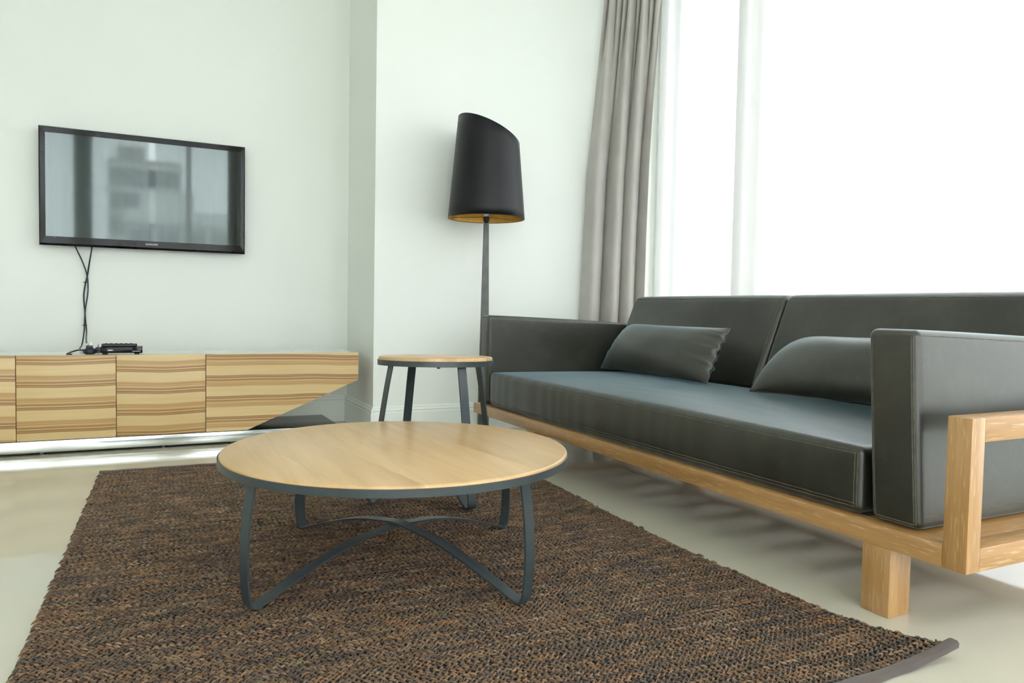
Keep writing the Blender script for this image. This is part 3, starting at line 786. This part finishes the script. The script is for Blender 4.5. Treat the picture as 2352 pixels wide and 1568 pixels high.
# braided yarn: two leaning strands per stitch, rows along x
PITCH = .0138
rows = int((RY1-RY0-.016)/PITCH); SL = .0150
ring_n = 5
tmpl = []; prof = [(-1, 0.0), (-.62, .72), (0, 1.0), (.62, .72), (1, 0.0)]
tv_ = [(-1, 0, 0)]
for s_, r in prof[1:4]:
    for k in range(ring_n): a = 2*math.pi*k/ring_n+.3; tv_.append((s_, r*math.cos(a), r*math.sin(a)))
tv_.append((1, 0, 0)); tv_ = np.array(tv_)
tf = []
for k in range(ring_n): tf.append((0, 1+(k+1) % ring_n, 1+k))
for q in range(2):
    for k in range(ring_n):
        a, b = 1+q*ring_n+k, 1+q*ring_n+(k+1) % ring_n; tf.append((a, b, b+ring_n)); tf.append((a, b+ring_n, a+ring_n))
e = len(tv_)-1
for k in range(ring_n): tf.append((e, 1+2*ring_n+k, 1+2*ring_n+(k+1) % ring_n))
tf = np.array(tf)
C = []; ANG = []; LEN = []; COLS = []
pal = np.array([(.14, .078, .046), (.19, .105, .058), (.23, .11, .045), (.10, .064, .048), (.048, .042, .042), (.034, .038, .042), (.15, .115, .070), (.27, .17, .10), (.07, .044, .036), (.17, .10, .045)])
for rr in range(rows):
    yb = RY0+.010+(rr+.5)*PITCH
    for half, sg in ((0, 1), (1, -1)):
        y0_ = yb+(-.0034 if half else .0034)
        a0, a1 = xl(yb)+RNG.uniform(-.004, .003), xr(yb)+RNG.uniform(-.004, .005)
        nn = int((a1-a0)/SL); xs = a0+(np.arange(nn)+.5*(half)+.25)*SL+RNG.normal(0, .0012, nn)
        ys = y0_+.0022*np.sin(xs*7+rr*.6)+RNG.normal(0, .0006, nn)+.004*np.sin(xs*2.1+rr*.02)
        C.append(np.stack([xs, ys], 1)); ANG.append(sg*(.56+RNG.normal(0, .09, nn))); LEN.append(np.full(nn, .0108)*(1+RNG.normal(0, .08, nn)))
        # colours run along the row for a few stitches
        seg = np.repeat(RNG.integers(0, len(pal), nn//3+2), RNG.integers(1, 7, nn//3+2))[:nn]
        seg = np.resize(seg, nn); cc = pal[seg]*(1+RNG.normal(0, .30, (nn, 1)))
        COLS.append(np.clip(cc, .01, .5))
C = np.concatenate(C); ANG = np.concatenate(ANG); LEN = np.concatenate(LEN); COLS = np.concatenate(COLS)
ns = len(C); ca, sa = np.cos(ANG)[:, None], np.sin(ANG)[:, None]
T = tv_[None]
lx = T[..., 0]*LEN[:, None]; ly = T[..., 1]*.0030; lz = T[..., 2]*.0036 + .0026*(T[..., 0]*np.sign(ANG)[:, None]) - .003*(T[..., 0]**2)
Z0 = .0088+lift(C[:, 0], C[:, 1])[:, None]+RNG.normal(0, .0005, (ns, 1))
P = np.stack([C[:, 0:1]+lx*ca-ly*sa, C[:, 1:2]+lx*sa+ly*ca, Z0+lz], -1).reshape(-1, 3)
FA = (tf[None]+(np.arange(ns)*len(tv_))[:, None, None]).reshape(-1)
me = bpy.data.meshes.new('braid'); me.vertices.add(len(P)); me.vertices.foreach_set('co', P.astype(np.float32).ravel())
nf = ns*len(tf); me.loops.add(nf*3); me.loops.foreach_set('vertex_index', FA.astype(np.int32))
me.polygons.add(nf); me.polygons.foreach_set('loop_start', np.arange(nf, dtype=np.int32)*3); me.polygons.foreach_set('loop_total', np.full(nf, 3, np.int32))
me.update(calc_edges=True); me.validate()
ca_ = me.color_attributes.new('Col', 'FLOAT_COLOR', 'POINT')
cl = np.ones((ns, len(tv_), 4), np.float32); cl[..., :3] = COLS[:, None]; ca_.data.foreach_set('color', cl.ravel())
br = link('braid', me, M['yarn'], rg, True); br['kind'] = 'stuff'
# cloth bindings along the two short ends
def binding(y, z, out):
    P = []; V = []; F = []
    xs = np.linspace(float(xl(y))-.003, float(xr(y))+.012, 90)
    sec = [(-.013, .0015), (-.0135, .010), (-.009, .0150), (.004, .0155), (.010, .0128), (.010, .0015)]
    for x in xs:
        L = float(lift(x, y)); wv = .0012*math.sin(x*23)+.0008*math.sin(x*61)
        for a, h in sec: V.append((x, y+out*(-a)+wv, h+L+.0006*math.sin(x*47+h*300)))
    k = len(sec)
    for i in range(len(xs)-1):
        for q in range(k): F.append((i*k+q, i*k+(q+1) % k, (i+1)*k+(q+1) % k, (i+1)*k+q))
    F.append(tuple(range(k))); F.append(tuple((len(xs)-1)*k+q for q in range(k)))
    return pym('binding', V, F, M['bind'], rg, True, 60)
binding(RY0-.002, 0, -1); binding(RY1+.002, 0, 1)
